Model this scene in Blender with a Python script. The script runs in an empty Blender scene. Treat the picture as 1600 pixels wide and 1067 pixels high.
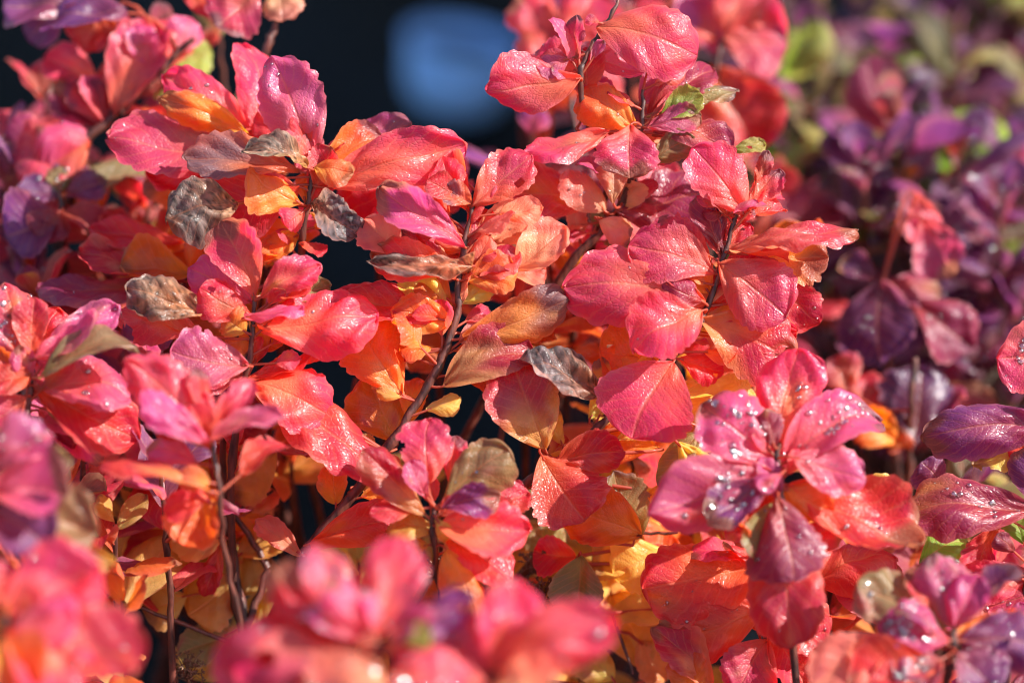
import bpy, math, random
import numpy as np
from mathutils import Vector, Matrix
R = math.radians
C = bpy.context.scene.collection
sc = bpy.context.scene

# ------------------------------------------------------------------ camera
PITCH, FOCUS, FW = R(25), 1.0, 0.36
FOC = Vector((0, 0, 0.40))
fwd = Vector((0, math.cos(PITCH), -math.sin(PITCH)))
rgt = Vector((1, 0, 0))
upv = rgt.cross(fwd)
CAM = FOC - fwd * FOCUS
cam = bpy.data.cameras.new('camera')
cam.lens, cam.sensor_width = 100, 36
cam.clip_start, cam.clip_end = 0.02, 300
cam.dof.use_dof = True
cam.dof.focus_distance = FOCUS
cam.dof.aperture_fstop = 3.5
camo = bpy.data.objects.new('camera', cam)
C.objects.link(camo)
camo.matrix_world = Matrix((rgt, upv, -fwd)).transposed().to_4x4()
camo.location = CAM
sc.camera = camo

# ------------------------------------------------------------------ sky and sun
SUN_EL, SUN_AZ = R(40), R(102)        # azimuth clockwise from +Y: from the right
sdir = Vector((math.sin(SUN_AZ) * math.cos(SUN_EL), math.cos(SUN_AZ) * math.cos(SUN_EL), math.sin(SUN_EL)))
w = bpy.data.worlds.new('World'); sc.world = w; w.use_nodes = True
nt = w.node_tree
bg = nt.nodes['Background']
sky = nt.nodes.new('ShaderNodeTexSky')
sky.sky_type = 'NISHITA'; sky.sun_disc = False
sky.sun_elevation = SUN_EL; sky.sun_rotation = SUN_AZ
nt.links.new(sky.outputs[0], bg.inputs[0])
bg.inputs[1].default_value = 0.10
sl = bpy.data.lights.new('sun', 'SUN'); sl.energy = 5.0; sl.angle = R(0.53); sl.color = (1, 0.95, 0.88)
so = bpy.data.objects.new('sun', sl); C.objects.link(so)
so.rotation_euler = (-sdir).to_track_quat('-Z', 'Y').to_euler(); so.location = sdir * 5
sc.view_settings.view_transform = 'Standard'; sc.view_settings.look = 'None'
sc.view_settings.exposure = 1.45; sc.view_settings.gamma = 1
sc.render.engine = 'CYCLES'
sc.cycles.use_denoising = True
sc.cycles.caustics_reflective = False; sc.cycles.caustics_refractive = False
sc.cycles.max_bounces = 10; sc.cycles.transmission_bounces = 8
sc.cycles.sample_clamp_indirect = 6
sc.cycles.filter_width = 1.15

rnd = random.Random(7)
def P(px, py, d=0.0):
    """pixel of the 1600 px picture + distance behind the focal plane (cm) -> world point"""
    z = FOCUS + d / 100
    return CAM + fwd * z + rgt * ((px - 800) / 1600 * FW * z) - upv * ((py - 533.5) / 1600 * FW * z)

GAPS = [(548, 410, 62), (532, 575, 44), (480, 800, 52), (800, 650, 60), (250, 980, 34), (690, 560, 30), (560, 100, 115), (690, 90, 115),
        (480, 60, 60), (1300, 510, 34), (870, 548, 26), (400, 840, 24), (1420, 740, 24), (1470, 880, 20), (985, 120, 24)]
def in_gap(p):
    """an open place in the shrub where no leaf grows and the dark ground shows"""
    q = p-CAM; z = q.dot(fwd)
    x = 800+q.dot(rgt)/z/FW*1600; y = 533.5-q.dot(upv)/z/FW*1600
    return any((x-a)**2+(y-b)**2 < r*r for a, b, r in GAPS)

# ------------------------------------------------------------------ materials
def newmat(name):
    m = bpy.data.materials.new(name); m.use_nodes = True
    t = m.node_tree; t.nodes.clear()
    return m, t, t.nodes, t.links
def math_n(t, op, a, b=None, c=None, clamp=False):
    n = t.nodes.new('ShaderNodeMath'); n.operation = op; n.use_clamp = clamp
    for i, v in enumerate((a, b, c)):
        if v is None: continue
        if isinstance(v, (int, float)): n.inputs[i].default_value = v
        else: t.links.new(v, n.inputs[i])
    return n.outputs[0]
def smooth(t, v, a, b):
    n = t.nodes.new('ShaderNodeMapRange'); n.interpolation_type = 'SMOOTHSTEP'
    n.inputs[1].default_value = a; n.inputs[2].default_value = b
    t.links.new(v, n.inputs[0]); return n.outputs[0]
def mixc(t, f, a, b, mode='MIX'):
    n = t.nodes.new('ShaderNodeMix'); n.data_type = 'RGBA'; n.blend_type = mode
    for i, v in ((0, f), (6, a), (7, b)):
        if isinstance(v, (int, float)): n.inputs[i].default_value = v
        elif isinstance(v, tuple): n.inputs[i].default_value = v
        else: t.links.new(v, n.inputs[i])
    return n.outputs[2]

def leaf_material():
    m, t, N, L = newmat('spirea_leaf')
    out = N.new('ShaderNodeOutputMaterial')
    at = N.new('ShaderNodeAttribute'); at.attribute_name = 'pigment'
    uv = N.new('ShaderNodeUVMap'); uv.uv_map = 'leaf'
    sx = N.new('ShaderNodeSeparateXYZ'); L.new(uv.outputs[0], sx.inputs[0])
    oi = N.new('ShaderNodeObjectInfo')
    geo = N.new('ShaderNodeNewGeometry')
    tc = N.new('ShaderNodeTexCoord')
    u = math_n(t, 'ABSOLUTE', math_n(t, 'MULTIPLY_ADD', sx.outputs[0], 2.0, -1.0))
    v = sx.outputs[1]
    wob = N.new('ShaderNodeTexNoise'); wob.inputs['Scale'].default_value = 120
    L.new(tc.outputs['Object'], wob.inputs['Vector'])
    wv = math_n(t, 'MULTIPLY_ADD', wob.outputs[0], 0.9, -0.45)
    s = math_n(t, 'ADD', math_n(t, 'SUBTRACT', math_n(t, 'MULTIPLY', v, 8.0), math_n(t, 'MULTIPLY', u, 2.8)), wv)
    fr = math_n(t, 'PINGPONG', s, 0.5)                       # 0 on a side vein
    vein = math_n(t, 'SUBTRACT', 1.0, smooth(t, fr, 0.02, 0.13))
    rib = math_n(t, 'SUBTRACT', 1.0, smooth(t, u, 0.0, 0.07))
    # fine net of veins and the quilted blade between them
    cmb = N.new('ShaderNodeCombineXYZ')
    L.new(math_n(t, 'MULTIPLY', sx.outputs[0], 0.75), cmb.inputs[0]); L.new(v, cmb.inputs[1])
    L.new(math_n(t, 'MULTIPLY', oi.outputs['Random'], 9.0), cmb.inputs[2])
    vo = N.new('ShaderNodeTexVoronoi'); vo.feature = 'DISTANCE_TO_EDGE'; vo.inputs['Scale'].default_value = 26
    L.new(cmb.outputs[0], vo.inputs['Vector'])
    net = smooth(t, vo.outputs[0], 0.0, 0.22)
    fine = N.new('ShaderNodeTexNoise'); fine.inputs['Scale'].default_value = 1500; fine.inputs['Detail'].default_value = 2
    L.new(tc.outputs['Object'], fine.inputs['Vector'])
    mid = N.new('ShaderNodeTexNoise'); mid.inputs['Scale'].default_value = 170; mid.inputs['Detail'].default_value = 3
    L.new(tc.outputs['Object'], mid.inputs['Vector'])
    puff = smooth(t, fr, 0.0, 0.4)
    h = math_n(t, 'MULTIPLY', puff, 0.22)
    h = math_n(t, 'MULTIPLY_ADD', net, 0.24, h)
    h = math_n(t, 'MULTIPLY_ADD', rib, -0.8, h)
    h = math_n(t, 'MULTIPLY_ADD', mid.outputs[0], 0.6, h)
    h = math_n(t, 'MULTIPLY_ADD', fine.outputs[0], 0.05, h)
    bump = N.new('ShaderNodeBump'); bump.inputs['Strength'].default_value = 0.5
    bump.inputs['Distance'].default_value = 0.0007
    L.new(h, bump.inputs['Height'])
    # pigment: paler veins, mottling, a few dark specks
    col = at.outputs['Color']
    mot = N.new('ShaderNodeTexNoise'); mot.inputs['Scale'].default_value = 90; mot.inputs['Detail'].default_value = 5
    L.new(tc.outputs['Object'], mot.inputs['Vector'])
    col = mixc(t, math_n(t, 'MULTIPLY', smooth(t, mot.outputs[0], 0.35, 0.75), 0.45), col, (0.42, 0.02, 0.035, 1), 'MIX') if False else col
    hs = N.new('ShaderNodeHueSaturation')
    L.new(col, hs.inputs['Color'])
    L.new(math_n(t, 'MULTIPLY_ADD', mot.outputs[0], 0.05, 0.475), hs.inputs['Hue'])
    L.new(math_n(t, 'MULTIPLY_ADD', mot.outputs[0], 0.7, 0.65), hs.inputs['Value'])
    col = hs.outputs[0]
    vm = math_n(t, 'MAXIMUM', math_n(t, 'MULTIPLY', vein, 0.5), rib)
    col = mixc(t, math_n(t, 'MULTIPLY', vm, 0.30), col, (0.72, 0.30, 0.16, 1))
    sp = N.new('ShaderNodeTexVoronoi'); sp.inputs['Scale'].default_value = 520
    L.new(tc.outputs['Object'], sp.inputs['Vector'])
    spk = math_n(t, 'MULTIPLY', math_n(t, 'SUBTRACT', 1.0, smooth(t, sp.outputs['Distance'], 0.08, 0.2)),
                 smooth(t, mid.outputs[0], 0.66, 0.74))
    col = mixc(t, math_n(t, 'MULTIPLY', spk, 0.45), col, (0.06, 0.015, 0.015, 1))
    # underside is paler and duller
    back = geo.outputs['Backfacing']
    under = mixc(t, 0.35, col, (0.55, 0.30, 0.16, 1))
    colf = mixc(t, back, col, under)
    pb = N.new('ShaderNodeBsdfPrincipled')
    L.new(colf, pb.inputs['Base Color']); L.new(bump.outputs[0], pb.inputs['Normal'])
    rg = math_n(t, 'MULTIPLY_ADD', mot.outputs[0], 0.50, 0.18)
    rg = math_n(t, 'MULTIPLY_ADD', back, 0.25, rg)
    L.new(rg, pb.inputs['Roughness'])
    pb.inputs['Specular IOR Level'].default_value = 0.55
    L.new(at.outputs['Alpha'], pb.inputs['Coat Weight'])
    pb.inputs['Coat Roughness'].default_value = 0.2
    L.new(bump.outputs[0], pb.inputs['Coat Normal'])
    tr = N.new('ShaderNodeBsdfTranslucent')
    ht = N.new('ShaderNodeHueSaturation'); ht.inputs['Hue'].default_value = 0.503
    ht.inputs['Saturation'].default_value = 1.05; ht.inputs['Value'].default_value = 1.35
    L.new(col, ht.inputs['Color']); L.new(ht.outputs[0], tr.inputs[0])
    L.new(bump.outputs[0], tr.inputs['Normal'])
    mx = N.new('ShaderNodeMixShader'); mx.inputs[0].default_value = 0.6
    L.new(pb.outputs[0], mx.inputs[1]); L.new(tr.outputs[0], mx.inputs[2])
    L.new(mx.outputs[0], out.inputs[0])
    return m

def bark_material():
    m, t, N, L = newmat('spirea_bark')
    out = N.new('ShaderNodeOutputMaterial'); pb = N.new('ShaderNodeBsdfPrincipled')
    tc = N.new('ShaderNodeTexCoord')
    mp = N.new('ShaderNodeMapping'); mp.inputs['Scale'].default_value = (1, 1, 0.25)
    L.new(tc.outputs['Object'], mp.inputs[0])
    n = N.new('ShaderNodeTexNoise'); n.inputs['Scale'].default_value = 420; n.inputs['Detail'].default_value = 5
    L.new(mp.outputs[0], n.inputs['Vector'])
    cr = N.new('ShaderNodeValToRGB'); e = cr.color_ramp.elements
    e[0].position, e[0].color = 0.33, (0.018, 0.007, 0.006, 1)
    e[1].position, e[1].color = 0.68, (0.13, 0.036, 0.024, 1)
    L.new(n.outputs[0], cr.inputs[0]); L.new(cr.outputs[0], pb.inputs['Base Color'])
    pb.inputs['Roughness'].default_value = 0.5
    b = N.new('ShaderNodeBump'); b.inputs['Strength'].default_value = 0.8; b.inputs['Distance'].default_value = 0.0006
    L.new(n.outputs[0], b.inputs['Height']); L.new(b.outputs[0], pb.inputs['Normal'])
    L.new(pb.outputs[0], out.inputs[0])
    return m
def water_material():
    m, t, N, L = newmat('dew')
    out = N.new('ShaderNodeOutputMaterial')
    tp = N.new('ShaderNodeBsdfTransparent'); gl = N.new('ShaderNodeBsdfGlossy'); gl.inputs['Roughness'].default_value = 0.2
    fr = N.new('ShaderNodeFresnel'); fr.inputs[0].default_value = 1.5
    mx = N.new('ShaderNodeMixShader'); L.new(math_n(t, 'MULTIPLY_ADD', fr.outputs[0], 0.65, 0.22, clamp=True), mx.inputs[0])
    L.new(tp.outputs[0], mx.inputs[1]); L.new(gl.outputs[0], mx.inputs[2]); L.new(mx.outputs[0], out.inputs[0])
    return m
def ground_material():
    m, t, N, L = newmat('dark_ground')
    out = N.new('ShaderNodeOutputMaterial'); pb = N.new('ShaderNodeBsdfPrincipled')
    tc = N.new('ShaderNodeTexCoord')
    n = N.new('ShaderNodeTexNoise'); n.inputs['Scale'].default_value = 3.5; n.inputs['Detail'].default_value = 8
    L.new(tc.outputs['Object'], n.inputs['Vector'])
    cr = N.new('ShaderNodeValToRGB'); e = cr.color_ramp.elements
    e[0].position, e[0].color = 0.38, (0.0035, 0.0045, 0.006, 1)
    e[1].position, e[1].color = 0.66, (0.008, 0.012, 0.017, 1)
    L.new(n.outputs[0], cr.inputs[0]); L.new(cr.outputs[0], pb.inputs['Base Color'])
    pb.inputs['Roughness'].default_value = 0.9; pb.inputs['Specular IOR Level'].default_value = 0.05
    n2 = N.new('ShaderNodeTexNoise'); n2.inputs['Scale'].default_value = 60; n2.inputs['Detail'].default_value = 6
    L.new(tc.outputs['Object'], n2.inputs['Vector'])
    b = N.new('ShaderNodeBump'); b.inputs['Distance'].default_value = 0.02
    L.new(n2.outputs[0], b.inputs['Height']); L.new(b.outputs[0], pb.inputs['Normal'])
    L.new(pb.outputs[0], out.inputs[0])
    return m
def plain(name, col, rough=0.5, bumpd=0.0, scale=80):
    m, t, N, L = newmat(name)
    out = N.new('ShaderNodeOutputMaterial'); pb = N.new('ShaderNodeBsdfPrincipled')
    tc = N.new('ShaderNodeTexCoord')
    n = N.new('ShaderNodeTexNoise'); n.inputs['Scale'].default_value = scale; n.inputs['Detail'].default_value = 5
    L.new(tc.outputs['Object'], n.inputs['Vector'])
    c2 = tuple(x * 0.72 for x in col[:3]) + (1,)
    L.new(mixc(t, n.outputs[0], col[:3] + (1,), c2), pb.inputs['Base Color'])
    pb.inputs['Roughness'].default_value = rough
    if bumpd:
        b = N.new('ShaderNodeBump'); b.inputs['Distance'].default_value = bumpd
        L.new(n.outputs[0], b.inputs['Height']); L.new(b.outputs[0], pb.inputs['Normal'])
    L.new(pb.outputs[0], out.inputs[0])
    return m
LEAF, BARK, DEW, GROUND = leaf_material(), bark_material(), water_material(), ground_material()

# ------------------------------------------------------------------ ground
def grid_mesh(name, sx, sy, n, f):
    xs = np.linspace(-1, 1, n) ** 3 * sx; ys = np.linspace(-1, 1, n) ** 3 * sy
    vs = [(x, y, f(x, y)) for y in ys for x in xs]
    fs = [(j*n+i, j*n+i+1, (j+1)*n+i+1, (j+1)*n+i) for j in range(n-1) for i in range(n-1)]
    me = bpy.data.meshes.new(name); me.from_pydata(vs, [], fs); return me
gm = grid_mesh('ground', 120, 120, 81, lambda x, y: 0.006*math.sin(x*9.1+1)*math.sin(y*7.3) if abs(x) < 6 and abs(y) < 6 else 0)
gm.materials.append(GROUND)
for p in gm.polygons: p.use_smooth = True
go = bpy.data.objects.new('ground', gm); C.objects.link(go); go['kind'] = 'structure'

# ------------------------------------------------------------------ leaves
PAL = {   # pigment at leaf base, at tip, gloss
 'P': ((.80,.17,.11), (.68,.058,.128), .42),
 'R': ((.74,.12,.05), (.60,.036,.060), .34),
 'O': ((.82,.34,.06), (.74,.15,.04), .22),
 'Y': ((.78,.63,.16), (.76,.53,.10), .12),
 'T': ((.66,.42,.13), (.62,.30,.07), .10),
 'M': ((.42,.06,.06), (.29,.035,.09), .5),
 'V': ((.30,.05,.10), (.19,.045,.17), .70),
 'L': ((.68,.12,.15), (.56,.085,.22), .60),
 'D': ((.44,.20,.10), (.18,.13,.125), .22),
 'W': ((.16,.025,.06), (.105,.028,.11), .85),
 'H': ((.13,.12,.03), (.09,.075,.035), .3),
 'G': ((.26,.42,.06), (.36,.42,.08), .15),
 'K': ((.34,.27,.09), (.26,.20,.09), .25),
 'E': ((.80,.38,.20), (.78,.24,.17), .20),
 'B': ((.74,.22,.05), (.30,.085,.055), .25),
 'C': ((.70,.28,.10), (.50,.03,.05), .25),
 'F': ((.66,.16,.07), (.25,.12,.13), .35),
}
def leaf_arrays(rng, nv, nu, W, col, fold, arch, twist, ruf, teeth=True, point=0.0):
    """unit-length blade in (x across, y along, z up): points, uv, pigment rgba, quads"""
    v = 0.5 - 0.5*np.cos(np.linspace(0, math.pi, nv+1))
    u = np.linspace(-1, 1, nu+1)
    V, U = np.meshgrid(v, u, indexing='ij')
    pa, pk, pq = rng.uniform(.60, .95), rng.uniform(2.0, 3.6), rng.uniform(.45, .78)
    shape = lambda z: np.power(np.clip(z, 0, 1), pa)*np.power(np.clip(1.0-z**pk, 0, 1), pq)
    prof = shape(V)/shape(np.linspace(0, 1, 60)).max() + 0.02*(1-V)
    if point: prof = prof * (1 - point*np.clip(V-.55, 0, 1)*1.4)
    asym = 1 + rng.uniform(-.10, .10)*np.sign(U)
    X = U*prof*W/2*asym
    Y = V.copy()
    # scalloped margin, mostly beyond the middle
    if teeth:
        nt_ = rng.uniform(5.5, 9); ph = rng.uniform(0, 6)
        saw = np.abs(np.sin(V*nt_*math.pi + ph + (U > 0)*1.3))
        amt = np.clip((V-.30)/.3, 0, 1) * np.abs(U)**4 * rng.uniform(.07, .16)
        cx, cy = 0.0, .62
        X = cx + (X-cx)*(1 + amt*(saw-.6))
        Y = cy + (Y-cy)*(1 + amt*(saw-.6)*.8)
        # blunt toothed tip
        tip = np.clip((V-.9)/.1, 0, 1)
        Y = Y + tip*np.cos(U*math.pi*3.2+ph)*.012
    # lateral sweep
    X = X + rng.uniform(-.06, .06)*np.sin(V*math.pi)
    Z = fold*np.abs(X)*(1-.4*V) + arch*4*V*(1-V)
    edge = np.abs(U)**2
    for k in range(3):
        f1, f2, p1, p2 = rng.uniform(3, 9), rng.uniform(1, 3), rng.uniform(0, 6.3), rng.uniform(0, 6.3)
        Z = Z + ruf*edge*np.sin(V*f1+p1+U*f2)*.6
        Z = Z + ruf*.35*np.sin(V*f1*1.6+p2)*np.cos(U*f2*1.7)
    # quilting between side veins, midrib groove
    s = V*8 - np.abs(U)*2.8
    Z = Z + .0022*np.abs(np.sin(s*math.pi))*np.clip(np.abs(U)*3, 0, 1) - .012*np.exp(-(U/.12)**2)
    for k in range(5):
        f1, f2, p1 = rng.uniform(9, 22), rng.uniform(4, 11), rng.uniform(0, 6.3)
        Z = Z + ruf*.24*np.sin(V*f1+p1+U*f2*rng.choice((-1, 1)))*np.clip(np.abs(U)*2, .2, 1)
    # rolled tip or rim
    curl = rng.uniform(-.45, .30)*(1 if rng.random() < .6 else 2.2)
    Z = Z + curl*np.clip(V-.62, 0, 1)**2*1.6
    Z = Z + rng.uniform(-.9, .5)*W*np.clip(U*rng.choice((-1, 1))-.35, 0, 1)**2*1.6*prof + rng.uniform(-.4, .25)*W*np.clip(np.abs(U)-.5, 0, 1)**2*1.6*prof
    a = twist*(V-.1)
    X, Z = X*np.cos(a) - Z*np.sin(a), X*np.sin(a) + Z*np.cos(a)
    cb, ct, gl = PAL[col]
    m = np.clip((V + .22*np.abs(U) - .18 + .12*np.sin(U*3+rng.uniform(0, 6)) + rng.uniform(-.18, .18))/.62, 0, 1)
    if col == 'B': m = np.clip((V-.55+.1*np.sin(U*4))/.25, 0, 1)
    if col in 'CF': m = np.clip((V-.35+.12*np.sin(U*5))/.3, 0, 1)
    jit = np.array([rng.uniform(.86, 1.14) for _ in range(3)])*rng.uniform(.85, 1.12)
    rgb = (np.array(cb)[None, None]*(1-m[..., None]) + np.array(ct)[None, None]*m[..., None])*jit
    blot = np.zeros_like(V)
    for k in range(rng.randint(1, 4)):
        bu, bv, br = rng.uniform(-1, 1), rng.uniform(.25, 1), rng.uniform(.06, .22)
        blot = np.maximum(blot, np.exp(-((U-bu)**2*.3+(V-bv)**2)/br**2)*rng.uniform(0, .7))
    tgt = np.array(rng.choice([(.5,.03,.06), (.68,.30,.06), (.40,.05,.10), (.45,.20,.10), (.72,.12,.05)]))
    if col not in 'DGVWH': rgb = rgb*(1-blot[..., None]) + tgt*blot[..., None]
    if col == 'D':
        nz = np.random.default_rng(rng.randint(0, 10**6)).normal(0, 1, V.shape)
        rgb = rgb*np.clip(1+.45*nz, .25, 2.4)[..., None]
    rim_glint = (np.clip((np.abs(U)-.90)/.1, 0, 1)*.22)[..., None]  # thin glints along the margin, painted into the leaf colour
    rgb = rgb*(1-rim_glint) + np.array((.85, .34, .25))*rim_glint
    rgba = np.concatenate([np.clip(rgb, .004, .9), np.full(V.shape+(1,), min(1, gl*rng.uniform(.3, 1.2)))], -1)
    if rng.random() < .3:
        bt = (np.clip((V-rng.uniform(.72, .9)+.07*np.sin(U*rng.uniform(2, 6)+rng.uniform(0, 6)))/.08, 0, 1)*.8)[..., None]
        rgba[..., :3] = rgba[..., :3]*(1-bt) + np.array(rng.choice([(.22, .09, .05), (.30, .14, .07), (.20, .10, .11)]))*bt
    pts = np.stack([X, Y, Z], -1).reshape(-1, 3)
    uv = np.stack([(U+1)/2, V], -1).reshape(-1, 2)
    n1 = nu+1
    i, j = np.meshgrid(np.arange(nv), np.arange(nu), indexing='ij')
    q = np.stack([i*n1+j, i*n1+j+1, (i+1)*n1+j+1, (i+1)*n1+j], -1).reshape(-1, 4)
    if nv > 15 and rng.random() < .14:
        c = uv[q].mean(1); hole = np.array((rng.choice((0., 1., rng.uniform(.2, .8))), rng.uniform(.45, .95)))
        k = (((c-hole)*np.array((1, 1.3)))**2).sum(1) > rng.uniform(.05, .13)**2
        if k.sum() > 30: q = q[k]
    return pts, uv, rgba.reshape(-1, 4), q

def tube_arrays(pts, rad, sides=6):
    pts = np.array([list(p) for p in pts], float); n = len(pts)
    tan = np.gradient(pts, axis=0); tan /= np.maximum(np.linalg.norm(tan, axis=1, keepdims=True), 1e-9)
    ref = np.array([.31, .93, .2]); vs = []
    for k in range(n):
        a = np.cross(tan[k], ref); a /= max(np.linalg.norm(a), 1e-9); b = np.cross(tan[k], a)
        for s in range(sides):
            th = 2*math.pi*s/sides
            vs.append(pts[k] + (a*math.cos(th)+b*math.sin(th))*rad[k])
    fs = [(k*sides+s, k*sides+(s+1) % sides, (k+1)*sides+(s+1) % sides, (k+1)*sides+s) for k in range(n-1) for s in range(sides)]
    return np.array(vs), np.array(fs)

def make_mesh(name, pts, quads, mat, uv=None, rgba=None):
    me = bpy.data.meshes.new(name)
    nq = len(quads)
    me.vertices.add(len(pts)); me.vertices.foreach_set('co', np.asarray(pts, np.float32).ravel())
    me.loops.add(nq*4); me.loops.foreach_set('vertex_index', np.asarray(quads, np.int32).ravel())
    me.polygons.add(nq)
    me.polygons.foreach_set('loop_start', np.arange(0, nq*4, 4, dtype=np.int32))
    me.polygons.foreach_set('use_smooth', np.ones(nq, bool))
    me.update(calc_edges=True)
    if uv is not None:
        l = me.uv_layers.new(name='leaf'); l.data.foreach_set('uv', np.asarray(uv, np.float32)[np.asarray(quads).ravel()].ravel())
    if rgba is not None:
        a = me.attributes.new('pigment', 'FLOAT_COLOR', 'POINT'); a.data.foreach_set('color', np.asarray(rgba, np.float32).ravel())
    me.materials.append(mat)
    return me

def join(parts):
    pts, uvs, cols, qs, o = [], [], [], [], 0
    for p, u, c, q in parts:
        pts.append(p); uvs.append(u); cols.append(c); qs.append(q+o); o += len(p)
    return np.concatenate(pts), np.concatenate(uvs), np.concatenate(cols), np.concatenate(qs)
STALK = (.42, .05, .04, .2)
def stalk_arrays(pts, r0, r1, sides=5):
    p, q = tube_arrays(pts, np.linspace(r0, r1, len(pts)), sides)
    return p, np.tile((.5, .02), (len(p), 1)), np.tile(STALK, (len(p), 1)), q

class Shrub:
    def __init__(s, name, label, base, category='shrub'):
        s.root = bpy.data.objects.new(name, None); C.objects.link(s.root)
        s.root.empty_display_size = .05
        s.root.location = base; s.base = Vector(base)
        s.root['label'] = label; s.root['category'] = category
        s.nleaf = 0
DEWPTS = []      # (point, normal, radius) gathered while leaves are made
class Shoot:
    """one stem from the crown of the shrub up to its tip; stem mesh = part, leaves = its sub-parts"""
    def __init__(s, shrub, top, r0=.0007, r1=.0017, foot=None, name='stem'):
        s.shrub = shrub
        top = [Vector(p) for p in top]
        foot = Vector(foot) if foot else shrub.base + Vector((rnd.uniform(-.03, .03), rnd.uniform(-.03, .03), 0))
        last, prev = top[-1], (top[-2] if len(top) > 1 else top[-1]+Vector((0, 0, .05)))
        dirn = (last-prev).normalized()
        if dirn.z > -.2: dirn = (dirn+Vector((0, 0, -.8))).normalized()
        ln = (last-foot).length
        c1 = last + dirn*ln*.35; c2 = foot + Vector((0, 0, ln*.35))
        tail = []
        for k in range(1, 9):
            q = k/8
            tail.append((1-q)**3*last + 3*(1-q)**2*q*c1 + 3*(1-q)*q*q*c2 + q**3*foot)
        for k in range(7): tail[k] += Vector((rnd.gauss(0, 1), rnd.gauss(0, 1), 0))*.0015
        tail[-1].z = -.01
        # smooth the drawn part
        pts = []
        for i in range(len(top)-1):
            p0 = top[max(i-1, 0)]; p1 = top[i]; p2 = top[i+1]; p3 = top[min(i+2, len(top)-1)]
            for k in range(5):
                q = k/5
                pts.append(.5*((2*p1)+(p2-p0)*q+(2*p0-5*p1+4*p2-p3)*q*q+(3*p1-p0-3*p2+p3)*q**3))
        pts.append(top[-1])
        pts = [p+Vector((rnd.gauss(0, 1), rnd.gauss(0, 1), rnd.gauss(0, .5)))*.0003 for p in pts]
        s.upper = list(pts)
        pts += tail
        s.pts = pts
        n = len(pts)
        rad = np.linspace(r0, r1, n)
        rad = rad*(1+np.array([.28*(rnd.random() < .35)+rnd.uniform(-.1, .1) for _ in range(n)]))
        org = pts[0]
        v, f = tube_arrays([p-org for p in pts], rad, 8)
        me = make_mesh(name, v, f, BARK)
        s.obj = bpy.data.objects.new(name, me); C.objects.link(s.obj)
        s.obj.parent = shrub.root; s.org = org
        s.obj.location = org - shrub.base
        s.r = rad[0]
    def link_leaf(s, me, mat):
        o = bpy.data.objects.new('leaf', me); C.objects.link(o)
        o.parent = s.obj; o.matrix_basis = mat; s.shrub.nleaf += 1
        return o
    def nearest(s, p):
        best = min(s.pts, key=lambda q: (q-p).length + max(0, q.z-p.z)*1.5)
        return best
    def leaf(s, B, T, wreal, n, col, rng, flip=False, fold=None, arch=None, twist=0, ruf=.046, dew=0, res=(36, 14), point=0, attach=None):
        B, T, n = Vector(B), Vector(T), Vector(n)
        a = T-B; Ln = max(a.length, .004); a.normalize()
        n = (n - a*n.dot(a)).normalized(); x = a.cross(n)
        fold = rng.choice((rng.uniform(-.3, .3), rng.uniform(.2, .6), rng.uniform(.45, .95))) if fold is None else fold
        arch = rng.uniform(-.08, .17) if arch is None else arch
        if col == 'D': ruf *= 2.1; point = point or .35; arch += rng.uniform(0, .14); fold += rng.uniform(0, .4)
        if not twist: twist = rng.gauss(0, .42)
        if flip: n = -n; x = -x; fold = -fold; arch = -arch
        W = min(max(wreal/Ln, .12), 1.25)
        p, uv, rgba, q = leaf_arrays(rng, res[0], res[1], W, col, fold, arch, twist, ruf, point=point)
        M = np.array([[x[i], a[i], n[i]] for i in range(3)])
        pw = (p*Ln) @ M.T
        # dew beads standing on this leaf
        if dew:
            quad = pw[q]; fn = np.cross(quad[:, 2]-quad[:, 0], quad[:, 3]-quad[:, 1])
            ar = np.linalg.norm(fn, axis=1)
            nrm = fn/np.maximum(ar[:, None], 1e-12)
            pr = ar/ar.sum()
            nr = np.random.default_rng(rng.randint(0, 10**6))
            fu = uv[q].mean(1); cw = np.full(len(q), .06)
            for _ in range(3):
                cc = np.array((nr.uniform(.2, .8), nr.uniform(.25, .95)))
                cw += np.exp(-((fu-cc)**2).sum(1)/nr.uniform(.006, .03))
            pr = pr*cw; pr /= pr.sum()
            for k in nr.choice(len(q), max(1, int(dew*(.45 if s.shrub.root.name == 'spirea_shrub' else (2.2 if s.shrub.root.name == 'spirea_shrub.002' else 1.2)))), p=pr):
                if abs(uv[q[k][0]][0]-.5) > .46: continue
                w4 = nr.dirichlet((1, 1, 1, 1))
                pt = (quad[k]*w4[:, None]).sum(0); nn = nrm[k]
                if nn[2] < 0: nn = -nn
                DEWPTS.append((Vector(pt)+B, Vector(nn), .00018+(.0006 if s.shrub.root.name == 'spirea_shrub' else .0010)*nr.random()**2.5))
        near = Vector(attach) if attach is not None else s.nearest(B)
        parts = [(pw, uv, rgba, q)]
        g = near-B
        if g.length > .0006:
            c = B - a*min(g.length*.5, .012)
            st = [near*(1-k)**2 + c*2*k*(1-k) + (B+a*.002)*k*k for k in (0, .25, .5, .75, 1)]
            r_ = .00042 if g.length < .02 else .0006
            parts.append(stalk_arrays([list(z-B) for z in st], r_*1.3, r_))
        me = make_mesh('leaf', *[join(parts)[i] for i in (0, 3)], LEAF, join(parts)[1], join(parts)[2])
        return s.link_leaf(me, Matrix.Translation(B-s.org))

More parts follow.
